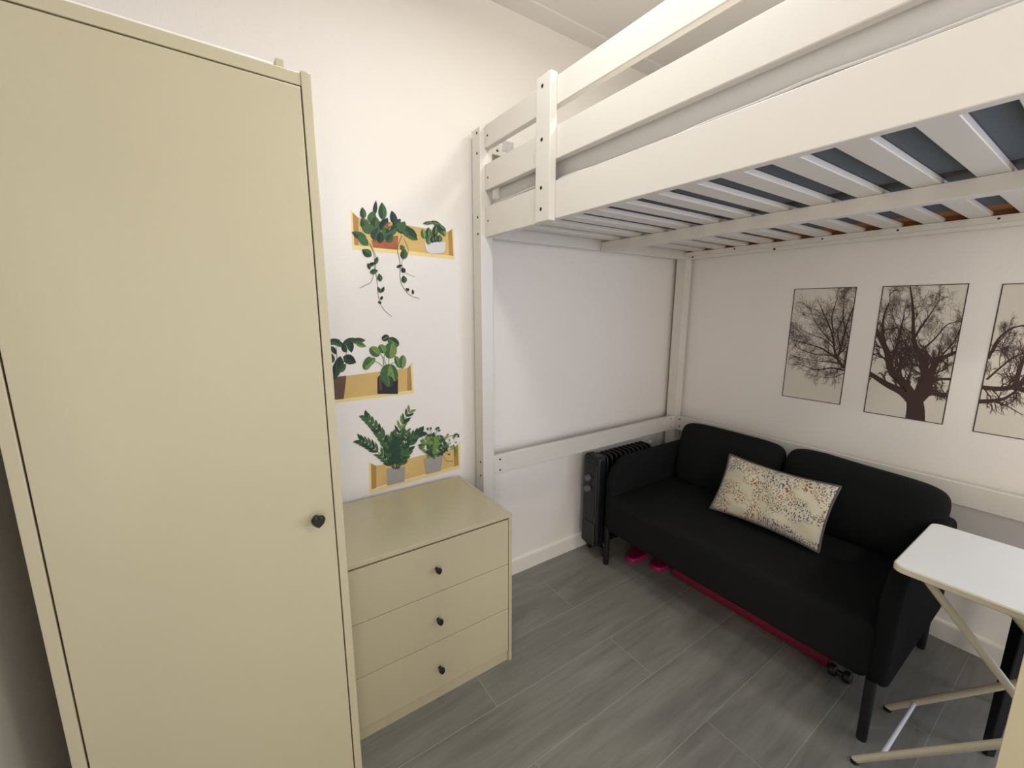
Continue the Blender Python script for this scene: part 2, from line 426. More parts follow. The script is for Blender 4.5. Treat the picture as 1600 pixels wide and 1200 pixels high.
for i in range(3):
    z0, z1 = splits[i], splits[i + 1] - 0.0022
    d = MB().box(CX0 + 0.0175, CX1 - 0.0175, CF + 0.001, CF + 0.017, z0, z1, M_cream)
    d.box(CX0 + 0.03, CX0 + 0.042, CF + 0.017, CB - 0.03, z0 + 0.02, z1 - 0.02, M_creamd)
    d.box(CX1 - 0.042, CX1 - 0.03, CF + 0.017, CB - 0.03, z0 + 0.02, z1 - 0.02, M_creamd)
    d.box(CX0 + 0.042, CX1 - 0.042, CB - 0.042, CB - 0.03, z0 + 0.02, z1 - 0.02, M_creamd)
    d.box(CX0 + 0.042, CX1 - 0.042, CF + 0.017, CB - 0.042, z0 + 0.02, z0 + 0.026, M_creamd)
    dr = d.build('drawer', ch, 0.001)
    knob(dr, -2.012, CF + 0.001, (0.139, 0.344, 0.55)[i], 0.0125)

# ------------------------------------------------------------------ loft bed
BX0, BX1, BY0, BY1 = -1.590, -0.02, -0.03, -2.13
bed = thing('loft_bed', 'white painted wooden loft bed with guard rails above the black sofa', 'bed', (-0.8, -1.08, 0))
PX = 0.062; PY = 0.07
def post(x0, y0, top):
    return MB().box(x0, x0 + PX, y0 - PY, y0, 0, top, M_white).build('post', bed, 0.0025)
post(BX0, BY0, 2.225); post(BX1 - PX, BY0, 2.225); post(BX0, BY1 + PY, 2.225); post(BX1 - PX, BY1 + PY, 2.225)
RX0, RX1 = -1.567, -1.541
ya, yb = BY0 - PY, BY1 + PY
MB().box(RX0, RX1, yb, ya, 1.779, 1.905, M_white).build('side_rail', bed, 0.0025)
MB().box(RX0, RX1, yb, ya, 1.972, 2.078, M_white).build('guard_rail', bed, 0.003)
MB().box(RX0, RX1, yb, ya, 2.140, 2.230, M_white).build('guard_rail', bed, 0.003)
for gy in (-0.500, -1.600):
    if gy == -0.5:
        MB().box(RX0 - 0.030, RX0 - 0.0003, gy - 0.078, gy, 1.772, 2.238, M_white).build('guard_post', bed, 0.0025)
# wall side rail, end rails
BRX = BX1 - PX
MB().box(BRX + 0.004, BRX + 0.030, yb, ya, 1.779, 1.905, M_white).build('side_rail', bed, 0.0025)
MB().box(BRX + 0.004, BRX + 0.030, yb, ya, 1.98, 2.08, M_white).build('guard_rail', bed, 0.003)
MB().box(BRX + 0.004, BRX + 0.030, yb, ya, 2.14, 2.23, M_white).build('guard_rail', bed, 0.003)
for yy in (ya + 0.004, yb - 0.030):
    MB().box(BX0 + PX, BRX, yy, yy + 0.026, 1.779, 1.905, M_white).build('end_rail', bed, 0.0025)
    MB().box(BX0 + PX, BRX, yy, yy + 0.026, 2.128, 2.225, M_white).build('end_guard_rail', bed, 0.003)
# ledgers, slats, middle beam
MB().box(RX1, RX1 + 0.028, yb, ya, 1.795, 1.8195, M_white).build('ledger', bed, 0.002)
MB().box(BRX - 0.028, BRX + 0.004, yb, ya, 1.795, 1.8195, M_white).build('ledger', bed, 0.002)
MB().box(-0.850, -0.805, yb, ya, 1.772, 1.8195, M_white).build('middle_beam', bed, 0.002)
k = 0; y = -0.1645
SL = 0.1305
while y - 0.062 > yb + 0.02:
    MB().box(RX1 + 0.004, BRX - 0.002, y - 0.062, y, 1.820, 1.837, M_white).build('slat', bed, 0.002)
    y -= SL; k += 1
# lower stretchers
MB().box(BX0 + PX, BRX, ya + 0.002, ya + 0.024, 0.662, 0.757, M_white).build('stretcher', bed, 0.0025)
MB().box(BRX + 0.002, BRX + 0.026, yb, ya, 0.662, 0.757, M_white).build('stretcher', bed, 0.0025)
MB().box(BX0 + PX, BRX, yb - 0.024, yb - 0.002, 0.662, 0.757, M_white).build('stretcher', bed, 0.0025)
MB().box(-0.240, -0.088, yb + 0.01, ya - 0.01, 1.8372, 1.8384, M_web).box(-0.0815, -0.0785, yb + 0.01, ya - 0.01, 1.8195, 1.852, M_web).build('webbing_and_shade_strip', bed)
MB().box(-0.880, -0.780, yb + 0.01, ya - 0.01, 1.8372, 1.8384, M_leg).build('webbing_and_shade_strip', bed)  # black strip standing in for the beam's shadow under the mattress
def bolt(p, axis, sgn, r=0.0058):
    a = Vector(p); d = Vector({'x': (1, 0, 0), 'y': (0, 1, 0)}[axis]) * sgn
    MB().tube([a - d * 0.003, a + d * 0.0008, a + d * 0.0016], r, M_bolt, 14, r2=r * 0.8).build('bolt', bed)
yc = BY0 - 0.045
for z in (2.205, 2.125, 1.865, 1.795, 0.735, 0.665): bolt((BX0, yc - 0.0, z), 'x', -1)
for z in (2.205, 2.040, 1.885, 1.815): bolt((RX0 - 0.030, -0.534, z), 'x', -1, 0.0068)
for z in (2.185, 2.020, 1.845): bolt((RX0, ya - 0.025, z), 'x', -1, 0.0042)
for z in (0.735, 0.680): bolt((BX0 + PX + 0.035, ya + 0.002, z), 'y', -1, 0.0055); bolt((BRX - 0.04, ya + 0.002, z + 0.005), 'y', -1, 0.004)
for z in (0.738, 0.690): bolt((BRX + 0.002, ya - 0.035, z), 'x', -1, 0.0055)
for yy, z in ((-0.14, 1.792), (-0.62, 1.787)): bolt((BRX + 0.004, yy, z), 'x', -1, 0.0065)
for yy in (-0.42, -0.85, -1.13, -1.42): bolt((BRX - 0.028, yy, 1.807), 'x', -1, 0.0045)
bolt((-1.500, ya + 0.004, 2.147), 'y', -1, 0.006)
lb = MB().box(-1.475, -1.415, ya + 0.0025, ya + 0.004, 2.150, 2.195, M_label).build('paper_label', bed); plabel(lb, 'crumpled pale printed label on the end board')

# mattress with sheet
mt = thing('mattress', 'thick mattress under a pale grey sheet on the loft bed slats', 'mattress', (-0.85, -1.08, 1.8375))
def mattress_body():
    x0, x1, y0, y1, z0, z1 = -1.528, -0.086, yb + 0.012, ya - 0.012, 1.848, 2.07
    mb = MB(); nz = 6
    P = rrect(x0, x1, y0, y1, 0.05, 5)
    # resample perimeter so that the sheet can wrinkle
    pts = []
    for i in range(len(P)):
        a = Vector(P[i]); b_ = Vector(P[(i + 1) % len(P)]); n = max(1, int((b_ - a).length / 0.04))
        for j in range(n): pts.append(a + (b_ - a) * j / n)
    rings = [(0.012, z0), (0.0, z0 + 0.02), (0.0, z0 + 0.06), (0.002, z0 + 0.09), (0.0, z0 + 0.125), (0.014, z1 - 0.012), (0.04, z1)]
    c = Vector(((x0 + x1) / 2, (y0 + y1) / 2)); vs_ = []
    for ri, (ins, z) in enumerate(rings):
        for q in pts:
            d = (c - q).normalized(); w = noise.noise(Vector((q.x * 6, q.y * 6, ri * 0.7))) * 0.006
            p = q + d * (ins + abs(w)); vs_.append((p.x, p.y, z + (w * 1.2 if 0 < ri else 0)))
    n = len(pts); fs = [(i * n + j, i * n + (j + 1) % n, (i + 1) * n + (j + 1) % n, (i + 1) * n + j) for i in range(len(rings) - 1) for j in range(n)]
    fs.append(tuple((len(rings) - 1) * n + j for j in range(n)))
    mb.add(vs_, fs, M_matt); return mb
mattress_body().build('sheet', mt, angle=60)
MB().box(-1.515, -0.100, yb + 0.02, ya - 0.02, 1.8385, 1.852, M_mattb).build('mattress_underside', mt, 0.003)
# hem of the sheet: a soft roll sagging along the rail
hem = []
for i in range(41):
    yy = ya - 0.015 + (yb + 0.03 - ya) * i / 40
    hem.append((-1.5345 , yy, 1.9175 + 0.005 * math.sin(i * 0.30) + 0.0015 * math.sin(i * 1.3)))
MB().tube(hem, 0.0045, M_matt, 8).build('sheet_hem', mt)

# ------------------------------------------------------------------ sofa
def superq(c, a, e1, e2, m, mb=None, nu=40, nv=64, axis='x', fn=None):
    """superquadric; axis = thin direction"""
    mb = mb or MB(); f = lambda v, e: math.copysign(abs(v) ** e, v)
    vs_ = []; fs = []
    for i in range(nu + 1):
        t = -PI / 2 + PI * i / nu
        for j in range(nv):
            w = 2 * PI * j / nv
            p1 = f(math.cos(t), e1) * f(math.cos(w), e2); p2 = f(math.cos(t), e1) * f(math.sin(w), e2); q = f(math.sin(t), e1)
            if axis == 'x': v = Vector((q * a[0], p1 * a[1], p2 * a[2]))
            elif axis == 'z': v = Vector((p1 * a[0], p2 * a[1], q * a[2]))
            else: v = Vector((p1 * a[0], q * a[1], p2 * a[2]))
            if fn: v = fn(v)
            vs_.append(Vector(c) + v)
    for i in range(nu):
        for j in range(nv): fs.append((i * nv + j, i * nv + (j + 1) % nv, (i + 1) * nv + (j + 1) % nv, (i + 1) * nv + j))
    mb.add(vs_, fs, m); return mb

sf = thing('sofa', 'small charcoal fabric two-seat sofa with slim arms and black legs', 'sofa', (-0.49, -0.84, 0))
SY0, SY1 = -0.205, -1.472
# seat
def soft_box(x0, x1, y0, y1, z0, z1, r, crown=0.0):
    mb = MB(); mb.box(x0, x1, y0, y1, z0, z1, M_sofa); return mb
st = MB().box(-0.878, -0.16, -1.437, -0.230, 0.215, 0.436, M_sofa).build('seat', sf, 0.042, 6, angle=180)
# slim arms with rounded front top corner; outline in x,z
def arm(y0, y1):
    poly = rrect(-0.860, -0.125, 0.205, 0.645, (0.04, 0.10, 0.15, 0.05), 10)
    return MB().prism(poly, 'y', y0, y1, M_sofa).build('armrest', sf, 0.018, 4, angle=180)
arm(-0.268, -0.214); arm(-1.480, -1.426)
MB().prism(rrect(SY1 + 0.05, SY0 - 0.05, 0.21, 0.60, 0.03), 'x', -0.165, -0.10, M_sofa).build('back_frame', sf, 0.015, 3, angle=180)
def back_cushion(yc_, w, h, drop=0.0, tilt=11):
    c = Vector((-0.235, yc_, 0.595))
    R_ = Matrix.Rotation(math.radians(tilt), 3, 'Y')
    def fn(v):
        # gentle sag and wrinkles, tilt backwards
        wr = noise.noise(Vector((v.y * 7 + yc_ * 5, v.z * 7, v.x * 4))) * 0.008
        top = max(0, v.z / (h / 2))
        v = Vector((v.x * (1 - 0.18 * top) + wr, v.y, v.z + drop * (v.y / w) * top + wr * 0.5))
        return R_ @ v
    return superq(c, (0.088, w / 2, h / 2), 0.55, 0.30, M_sofa, fn=fn).build('back_cushion', sf, angle=180)
back_cushion(-0.555, 0.585, 0.37, 0.01)
back_cushion(-1.160, 0.600, 0.36, 0.03)
for lx, ly in ((-0.846, SY0 - 0.026), (-0.868 + 0.004, SY1 + 0.028), (-0.150, SY1 + 0.028), (-0.150, SY0 - 0.026)):
    MB().tube([(lx, ly, 0.0), (lx, ly, 0.012), (lx, ly, 0.24)], 0.0145, M_leg, 20, r2=0.0165).build('leg', sf)

# speckled lumbar cushion
def make_pillow():
    W2, H2, T2 = 0.242, 0.150, 0.062; nu, nv = 48, 32
    def P(u, v, side):
        pin = 1 - 0.055 * (1 - v * v) if True else 1
        x = u * W2 * (1 - 0.05 * (1 - v * v) * abs(u) ** 2)
        z = v * H2 * (1 - 0.11 * (1 - u * u) * abs(v) ** 2)
        e = max(0.0, (1 - abs(u) ** 2.4) * (1 - abs(v) ** 2.4))
        t = T2 * e ** 0.55
        t += noise.noise(Vector((u * 3, v * 2.3, side * 3))) * 0.010 * min(1, e * 3)
        return (x, z, t * side)
    vs_ = []; fs = []; idx = {}
    for side in (1, -1):
        for i in range(nu + 1):
            for j in range(nv + 1):
                edge = i in (0, nu) or j in (0, nv)
                key = (i, j, 0 if edge else side)
                if key not in idx: idx[key] = len(vs_); vs_.append(P(-1 + 2 * i / nu, -1 + 2 * j / nv, side))
        for i in range(nu):
            for j in range(nv):
                q = [(i, j), (i + 1, j), (i + 1, j + 1), (i, j + 1)]
                fs.append(tuple(idx[(a, b_, 0 if (a in (0, nu) or b_ in (0, nv)) else side)] for a, b_ in q))
    rim = [P(-1 + 2 * i / nu, -1, 1) for i in range(nu)] + [P(1, -1 + 2 * j / nv, 1) for j in range(nv)] + [P(1 - 2 * i / nu, 1, 1) for i in range(nu)] + [P(-1, 1 - 2 * j / nv, 1) for j in range(nv)]
    rim = [(a, b_, 0) for a, b_, c in rim]
    return vs_, fs, rim
pv, pf, prim = make_pillow()
pl = MB().add(pv, pf, M_pillow).build('lumbar_cushion', None, angle=180)
tag(pl, 'pale lumbar cushion with small speckled leaf pattern and grey piping on sofa', 'cushion')
pp = MB().tube(prim, 0.0052, M_piping, 8, closed=True).build('piping', None, angle=180)
pp.parent = pl; plabel(pp, 'grey piping')
# local x -> along -y, local y -> up the lean, local z -> towards the room (-x)
lean = math.radians(29)
ex = Vector((0.02, -1, 0)).normalized(); ey = Vector((math.sin(lean), 0, math.cos(lean))); ez = ex.cross(ey)
ex = ey.cross(ez)
mm = Matrix((ex, ey, ez)).transposed().to_4x4(); mm.translation = Vector((-0.492, -0.912, 0.585))
pl.matrix_world = mm

# ------------------------------------------------------------------ oil heater
ht = thing('oil_heater', 'black oil-filled radiator with two dials between sofa and wall', 'heater', (-0.66, -0.13, 0))
HY0, HY1 = -0.072, -0.192
for i in range(11):
    x = -0.815 + i * 0.0385
    MB().prism(rrect(HY1 + 0.004, HY0 - 0.004, 0.085, 0.640, 0.03), 'x', x - 0.006, x + 0.006, M_heat).build('fin', ht, 0.004, 3)
MB().tube([(-0.84, -0.132, 0.14), (-0.43, -0.132, 0.14)], 0.02, M_heat, 16).build('oil_pipe', ht)
MB().tube([(-0.84, -0.132, 0.58), (-0.43, -0.132, 0.58)], 0.02, M_heat, 16).build('oil_pipe', ht)
MB().prism(rrect(HY1 - 0.003, HY0 + 0.003, 0.09, 0.648, 0.028), 'x', -0.895, -0.835, M_heatp).build('control_housing', ht, 0.012, 4)
cp = MB().prism(rrect(HY1 + 0.018, HY0 - 0.014, 0.27, 0.625, 0.018), 'x', -0.900, -0.893, M_heatp).build('control_panel', ht, 0.003, 2)
MB().prism(rrect(HY1 + 0.028, HY0 - 0.024, 0.555, 0.605, 0.012), 'x', -0.903, -0.898, M_heat).build('grip_slot', cp, 0.002)
for z in (0.51, 0.445):
    MB().lathe([(0.019, 0), (0.019, -0.008), (0.016, -0.02), (0.012, -0.022)], M_heatk, 20, 'x', (-0.900, -0.122, z)).build('dial', cp)
MB().tube([(-0.897, HY1 + 0.012, 0.60), (-0.901, HY1 + 0.010, 0.45), (-0.897, HY1 + 0.012, 0.25)], 0.0016, M_steel, 8).build('trim_line', ht)
gl = MB().prism(rrect(HY1 + 0.012, HY0 - 0.006, 0.105, 0.235, 0.006), 'x', -0.900, -0.893, M_heat); gl.build('air_grille', ht, 0.002)
MB().tube([(-0.902, HY0 - 0.01, 0.236), (-0.902, HY1 + 0.014, 0.236), (-0.902, HY1 + 0.014, 0.11)], 0.0015, M_steel, 8).build('trim_line', ht)
for x in (-0.80, -0.47):
    MB().tube([(x, HY0 + 0.02, 0.05), (x, HY1 + 0.008, 0.05)], 0.008, M_heat, 12).build('foot_bar', ht)
    MB().box(x - 0.012, x + 0.012, -0.15, -0.115, 0.05, 0.10, M_heat).build('foot_bracket', ht, 0.003)
    for yy in (HY0 + 0.016, HY1 + 0.008):
        MB().lathe([(0.020, -0.009), (0.025, -0.005), (0.025, 0.005), (0.020, 0.009)], M_leg, 20, 'y', (x, yy, 0.025)).build('wheel', ht)

# wall socket and cable near the corner
so = thing('wall_socket', 'white wall socket with plug below the bed stretcher by the corner', 'socket', (-0.215, 0, 0.56))
MB().prism(rrect(-0.255, -0.175, 0.52, 0.60, 0.008), 'y', -0.009, 0, M_plastic).build('socket_plate', so, 0.002)
MB().lathe([(0.018, -0.009), (0.016, -0.022), (0.012, -0.026)], M_plastic, 16, 'y', (-0.215, 0, 0.563)).build('plug', so)
cb = MB().tube([(-0.135, -0.006, 0.66), (-0.136, -0.006, 0.55), (-0.13, -0.007, 0.42), (-0.125, -0.006, 0.30), (-0.13, -0.018, 0.10)], 0.0035, M_plastic, 8).build('wall_cable')
tag(cb, 'thin white cable running down the wall by the corner post', 'cable')

# ------------------------------------------------------------------ things under the sofa
def slipper(cx, cy, rz, label):
    t = thing('slipper', label, 'slipper', (cx, cy, 0), 'pink slippers under the sofa')
    t.rotation_euler = (0, 0, rz); t['_local'] = True
    pts = []
    for i in range(28):
        a = 2 * PI * i / 28
        w = 0.048 * (1 + 0.08 * math.cos(a)); g = lambda t_: math.copysign(abs(t_) ** 0.72, t_); pts.append((0.125 * g(math.cos(a)), w * g(math.sin(a))))
    MB().prism(pts, 'z', 0, 0.026, M_pink).build('sole', t, 0.007, 3)
    MB().prism([(a * 0.86, b_ * 0.80) for a, b_ in pts], 'z', 0.0262, 0.0275, M_pinkd).build('footbed', t)
    # strap: half arch over the toes (heel points into the room)
    vs_ = []; n = 14; xs = [0.118, 0.105, 0.080, 0.05, 0.015]
    for i, x in enumerate(xs):
        hh = (0.018, 0.036, 0.046, 0.050, 0.050)[i]; ww = (0.018, 0.036, 0.046, 0.05, 0.05)[i]
        for j in range(n + 1):
            a = PI * j / n; vs_.append((x, ww * math.cos(a), 0.018 + hh * math.sin(a)))
    fs = [(i * (n + 1) + j, i * (n + 1) + j + 1, (i + 1) * (n + 1) + j + 1, (i + 1) * (n + 1) + j) for i in range(len(xs) - 1) for j in range(n)]
    o = MB().add(vs_, fs, M_pink).build('strap', t, angle=180)
    s_ = o.modifiers.new('solid', 'SOLIDIFY'); s_.thickness = 0.004; s_.offset = -1
slipper(-0.600, -0.282, 0.12, 'pink slipper under the sofa, nearer the heater')
slipper(-0.545, -0.425, 0.05, 'pink slipper under the sofa, beside the crimson rolled mat')
rm = thing('rolled_mat', 'crimson rolled foam mat lying on the floor under the sofa', 'mat', (-0.60, -0.90, 0))
sp = []
N = 120; R0 = 0.052
for i in range(N + 1):
    a = i / N * 2 * PI * 4; rr = 0.012 + (R0 - 0.012) * i / N; sp.append((rr * math.cos(a), rr * math.sin(a)))
vs_ = []; fs = []
for yy in (-0.535, -1.262):
    for th in (0.0, -0.0048):
        for i, (a, b_) in enumerate(sp):
            L = math.hypot(a, b_); q = (L + th) / L; vs_.append((-0.605 + a * q, yy, R0 + b_ * q))
n = N + 1
for i in range(N):
    fs += [(i, i + 1, 2 * n + i + 1, 2 * n + i), (n + i, 3 * n + i, 3 * n + i + 1, n + i + 1), (i, n + i, n + i + 1, i + 1), (2 * n + i, 2 * n + i + 1, 3 * n + i + 1, 3 * n + i)]
fs += [(N, 2 * n + N, 3 * n + N, n + N), (0, n, 3 * n, 2 * n)]
MB().add(vs_, fs, M_crim).build('foam_roll', rm, angle=50)
hw = thing('hand_weight', 'small black hand weight on the floor at the mat end under sofa', 'weight', (-0.655, -1.31, 0))
MB().tube([(-0.64, -1.280, 0.024), (-0.635, -1.335, 0.024)], 0.010, M_leg, 14).build('grip', hw)
for a in (0, 1):
    cx, cy = ((-0.640, -1.282), (-0.635, -1.330))[a]
    MB().lathe([(0.017, -0.014), (0.024, -0.009), (0.024, 0.009), (0.017, 0.014)], M_leg, 12, 'y', (cx, cy, 0.0245)).build('weight_head', hw, 0.002)

# ------------------------------------------------------------------ folding table
TX0, TX1, TY0, TY1 = -1.032, -0.603, -1.474, -2.10
TZ = 0.75
tb = thing('folding_table', 'white folding side table with cream X-shaped tube legs', 'table', ((TX0 + TX1) / 2, -1.79, 0))
tp = MB()
tp.prism(rrect(TX0, TX1, TY1, TY0, 0.028, 8), 'z', TZ - 0.020, TZ, M_tedge)
top = tp.build('table_top', tb, 0.003, 2)
MB().prism(rrect(TX0 + 0.004, TX1 - 0.004, TY1 + 0.004, TY0 - 0.004, 0.025, 8), 'z', TZ, TZ + 0.0008, M_table).build('top_surface', top)
FX, BX = -0.978, -0.652
for i, x in enumerate((FX, BX)):
    s_ = 1 if i == 0 else -1
    foot = (x, -1.458, 0.009); topp = (x, -2.035, 0.728)
    MB().tube([foot, topp], 0.0105, M_tleg, 14).build('leg', tb)
    MB().lathe([(0.0118, 0), (0.0118, 0.014)], M_leg, 14, 'z', (x, -1.460, 0)).build('foot_cap', tb)
    xi = x + 0.0225 if i == 0 else x + 0.034
    MB().tube([(xi, -1.523, 0.722), (xi, -2.165, 0.011)], 0.0105, M_tleg, 14).build('leg', tb)
    MB().lathe([(0.0118, 0), (0.0118, 0.014)], M_leg, 14, 'z', (xi, -2.163, 0)).build('foot_cap', tb)
    MB().prism([(-1.50, 0.73), (-1.565, 0.73), (-1.55, 0.70), (-1.52, 0.70)], 'x', xi - 0.014, xi + 0.014, M_tleg).build('bracket', tb, 0.002)
    MB().tube([(x - 0.012, -1.800, 0.432), (xi + 0.013, -1.800, 0.432)], 0.006, M_steel, 12).build('pivot_pin', tb)
MB().tube([(FX, -1.519, 0.085), (BX, -1.525, 0.092)], 0.0062, M_tube, 12).build('crossbar', tb)
MB().tube([(FX + 0.0225, -2.10, 0.083), (BX + 0.034, -2.10, 0.083)], 0.0062, M_tube, 12).build('crossbar', tb)

# ------------------------------------------------------------------ black stool behind the table
stl = thing('stool', 'black wooden stool standing behind the white folding table', 'stool', (-0.44, -1.87, 0))
MB().prism(rrect(-0.590, -0.26, -2.04, -1.69, 0.03), 'z', 0.585, 0.62, M_black_st).build('seat', stl, 0.006, 3)
for (xb, yb_, xt, yt) in ((-0.574, -1.700, -0.562, -1.715), (-0.274, -1.700, -0.286, -1.715), (-0.574, -2.030, -0.562, -2.015), (-0.274, -2.030, -0.286, -2.015)):
    MB().tube([(xb, yb_, 0), (xt, yt, 0.586)], 0.017, M_black_st, 4, r2=0.032).build('leg', stl, 0.003)
MB().bar((-0.562, -1.71, 0.54), (-0.286, -1.71, 0.54), 0.018, 0.09, M_black_st).build('apron', stl, 0.002)
MB().bar((-0.562, -2.02, 0.54), (-0.286, -2.02, 0.54), 0.018, 0.09, M_black_st).build('apron', stl, 0.002)
MB().bar((-0.562, -1.71, 0.54), (-0.562, -2.02, 0.54), 0.018, 0.09, M_black_st).build('apron', stl, 0.002)

# ------------------------------------------------------------------ low cream cabinet at the right edge
cbn = thing('cabinet', 'cream cabinet panel cutting in at the lower right beside the table', 'cabinet', (-1.22, -1.94, 0))
X0, X1, Y0, Y1, ZH = -1.35, -1.09, -2.14, -1.741, 0.86
MB().box(X0, X1, Y1 - 0.016, Y1, 0, ZH, M_cream).build('side_panel', cbn, 0.001)
MB().box(X0, X1, Y0, Y0 + 0.016, 0, ZH, M_cream).build('side_panel', cbn, 0.001)
MB().box(X0, X1, Y0 + 0.016, Y1 - 0.016, ZH - 0.016, ZH - 0.0005, M_cream).build('top_panel', cbn, 0.001)
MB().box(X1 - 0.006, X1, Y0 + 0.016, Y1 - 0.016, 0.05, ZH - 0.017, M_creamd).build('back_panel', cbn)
MB().box(X0 + 0.03, X0 + 0.045, Y0 + 0.016, Y1 - 0.016, 0, 0.055, M_cream).build('plinth', cbn)
MB().box(X0 - 0.018, X0 - 0.0015, Y0, Y1, 0.06, ZH, M_cream).build('door', cbn, 0.001)

# ------------------------------------------------------------------ flat wall decals (printed, lie on the wall)
def hmap(h, u, v):
    d = h[6] * u + h[7] * v + 1
    return ((h[0] * u + h[1] * v + h[2]) / d, (h[3] * u + h[4] * v + h[5]) / d)
H1 = [0.00077354933, 5.4556006e-05, -2.2130211, -0.00021952966, -0.00052262703, 1.9390427, -0.00014982669, -3.9453548e-05]
H2 = [0.0010108045, 7.1288866e-05, -2.2506868, -0.00028686156, -0.00068292185, 1.4260416, -0.00019578, -5.1554336e-05]
HT = [-0.0010192491, -7.1884442e-05, -0.56140463, 0.00043006128, -0.00093537514, 1.6932087, 0.0002912223, -3.4467244e-05]

class Art:
    """flat printed shapes stacked in thin layers on the wall at y = 0"""
    def __init__(s, H): s.H = H; s.mb = MB(); s.k = 0
    def poly(s, pts, m, depth=None):
        s.k += 1
        y = -0.0006 - s.k * 0.00001 if depth is None else depth
        q = [hmap(s.H, *p) for p in pts]
        s.mb.add([(a, y, b_) for a, b_ in q], [tuple(range(len(q)))], m)
    def leaf(s, x, y, L, w, ang, m, m2=None, tip=0.0):
        """leaf centred at x,y; ang degrees clockwise from up (art units)"""
        a = math.radians(ang); dx, dy = math.sin(a), -math.cos(a); nx, ny = -dy, dx
        prof = [(-1, 0), (-0.8, 0.5), (-0.5, 0.88), (-0.1, 1.0), (0.3, 0.86), (0.65, 0.52), (0.88, 0.2), (1, 0)] if tip else [(-1, 0), (-0.86, 0.5), (-0.55, 0.85), (-0.1, 1), (0.4, 0.93), (0.75, 0.65), (0.93, 0.32), (1, 0)]
        l = [(x + dx * t * L / 2 + nx * q * w / 2, y + dy * t * L / 2 + ny * q * w / 2) for t, q in prof]
        r = [(x + dx * t * L / 2 - nx * q * w / 2, y + dy * t * L / 2 - ny * q * w / 2) for t, q in prof]
        s.poly(l + r[::-1][1:-1], m)
        if m2: s.poly(l, m2)
    def line(s, pts, w, m, w2=None):
        w2 = w if w2 is None else w2
        L_ = []; R_ = []
        n = len(pts)
        for i, p in enumerate(pts):
            a = Vector(pts[min(i + 1, n - 1)]) - Vector(pts[max(i - 1, 0)]); a.normalize(); nn = Vector((-a.y, a.x)); ww = w + (w2 - w) * i / (n - 1)
            L_.append((p[0] + nn.x * ww / 2, p[1] + nn.y * ww / 2)); R_.append((p[0] - nn.x * ww / 2, p[1] - nn.y * ww / 2))
        for i in range(n - 1): s.poly([L_[i], L_[i + 1], R_[i + 1], R_[i]], m)
    def done(s, name, parent):
        o = s.mb.build(name, parent, smooth=False)
        s.mb = MB(); return o

def smooth_path(pts, n=6):
    out = []
    for i in range(len(pts) - 1):
        p0 = Vector(pts[max(i - 1, 0)]); p1 = Vector(pts[i]); p2 = Vector(pts[i + 1]); p3 = Vector(pts[min(i + 2, len(pts) - 1)])
        for k_ in range(n):
            t = k_ / n
            out.append(tuple(0.5 * ((2 * p1) + (-p0 + p2) * t + (2 * p0 - 5 * p1 + 4 * p2 - p3) * t * t + (-p0 + 3 * p1 - 3 * p2 + p3) * t ** 3)))
    out.append(tuple(pts[-1])); return out

rnd = random.Random(11)
# decal 1 (top)
d1 = thing('wall_decal', 'upper wall decal of a wooden shelf with trailing plant and small white pot', 'wall decal', (-1.89, 0, 1.68), 'plant shelf wall decals')
A = Art(H1)
A.poly([(300, 300), (1000, 412), (1010, 600), (300, 525)], M_dwood)
A.poly([(240, 245), (300, 303), (300, 525), (262, 520)], M_dwoodd)
A.poly([(238, 240), (252, 252), (268, 520), (254, 545)], M_dwoodl)
A.poly([(1000, 412), (1036, 385), (1046, 605), (1008, 600)], M_dwoodd)
A.poly([(1030, 388), (1042, 380), (1052, 625), (1042, 610)], M_dwoodl)
A.poly([(258, 513), (1046, 600), (1052, 627), (254, 547)], M_dwoodl)
A.done('printed_shelf', d1)
A.poly([(400, 478), (610, 440), (606, 552), (415, 535)], M_terra); A.done('printed_pot', d1)
leaves = [(335, 265, 95, 50, -8, 1), (430, 225, 120, 34, 6, 0), (487, 250, 140, 66, -4, 1), (572, 300, 110, 56, -14, 0), (405, 295, 100, 70, 15, 2), (345, 345, 90, 70, -30, 1),
          (430, 345, 110, 80, 5, 1), (500, 350, 110, 70, 30, 0), (600, 345, 90, 60, 40, 1), (385, 390, 120, 80, 100, 2), (305, 440, 130, 60, -65, 1), (335, 480, 110, 60, -50, 2),
          (440, 430, 110, 90, 20, 1), (520, 420, 120, 90, -20, 2), (560, 400, 110, 80, 60, 1), (650, 390, 110, 70, 80, 0), (700, 420, 130, 80, 115, 1), (720, 450, 100, 50, 120, 1), (470, 455, 90, 60, 0, 0), (640, 370, 90, 70, 30, 2), (545, 460, 80, 60, 30, 1),
          (365, 575, 90, 62, -55, 1), (440, 635, 60, 34, 20, 1), (405, 665, 60, 32, 70, 0), (380, 680, 55, 26, -20, 0), (420, 722, 66, 42, 75, 1), (466, 768, 62, 42, -10, 1),
          (462, 865, 56, 26, -28, 1), (490, 862, 50, 26, 25, 0), (480, 928, 34, 22, 30, 0), (465, 962, 30, 22, -60, 0),
          (655, 585, 82, 60, 5, 1), (640, 535, 50, 36, -30, 2), (620, 680, 50, 24, 70, 0), (648, 710, 46, 38, -30, 0), (655, 782, 60, 46, -10, 1), (682, 862, 34, 24, -60, 0), (724, 880, 38, 20, -5, 0)]
gm = [M_g0, M_g1, M_g2, M_g3, M_g4]
A.line(smooth_path([(385, 500), (420, 590), (430, 680), (445, 800), (460, 940), (500, 1020), (560, 1072)]), 5, M_stem, 3)
A.line(smooth_path([(400, 520), (440, 620), (425, 700), (400, 800), (350, 830), (310, 850)]), 4, M_stem, 3)
A.line(smooth_path([(640, 440), (605, 540), (625, 660), (625, 780), (660, 860), (710, 910), (775, 932)]), 5, M_stem, 3)
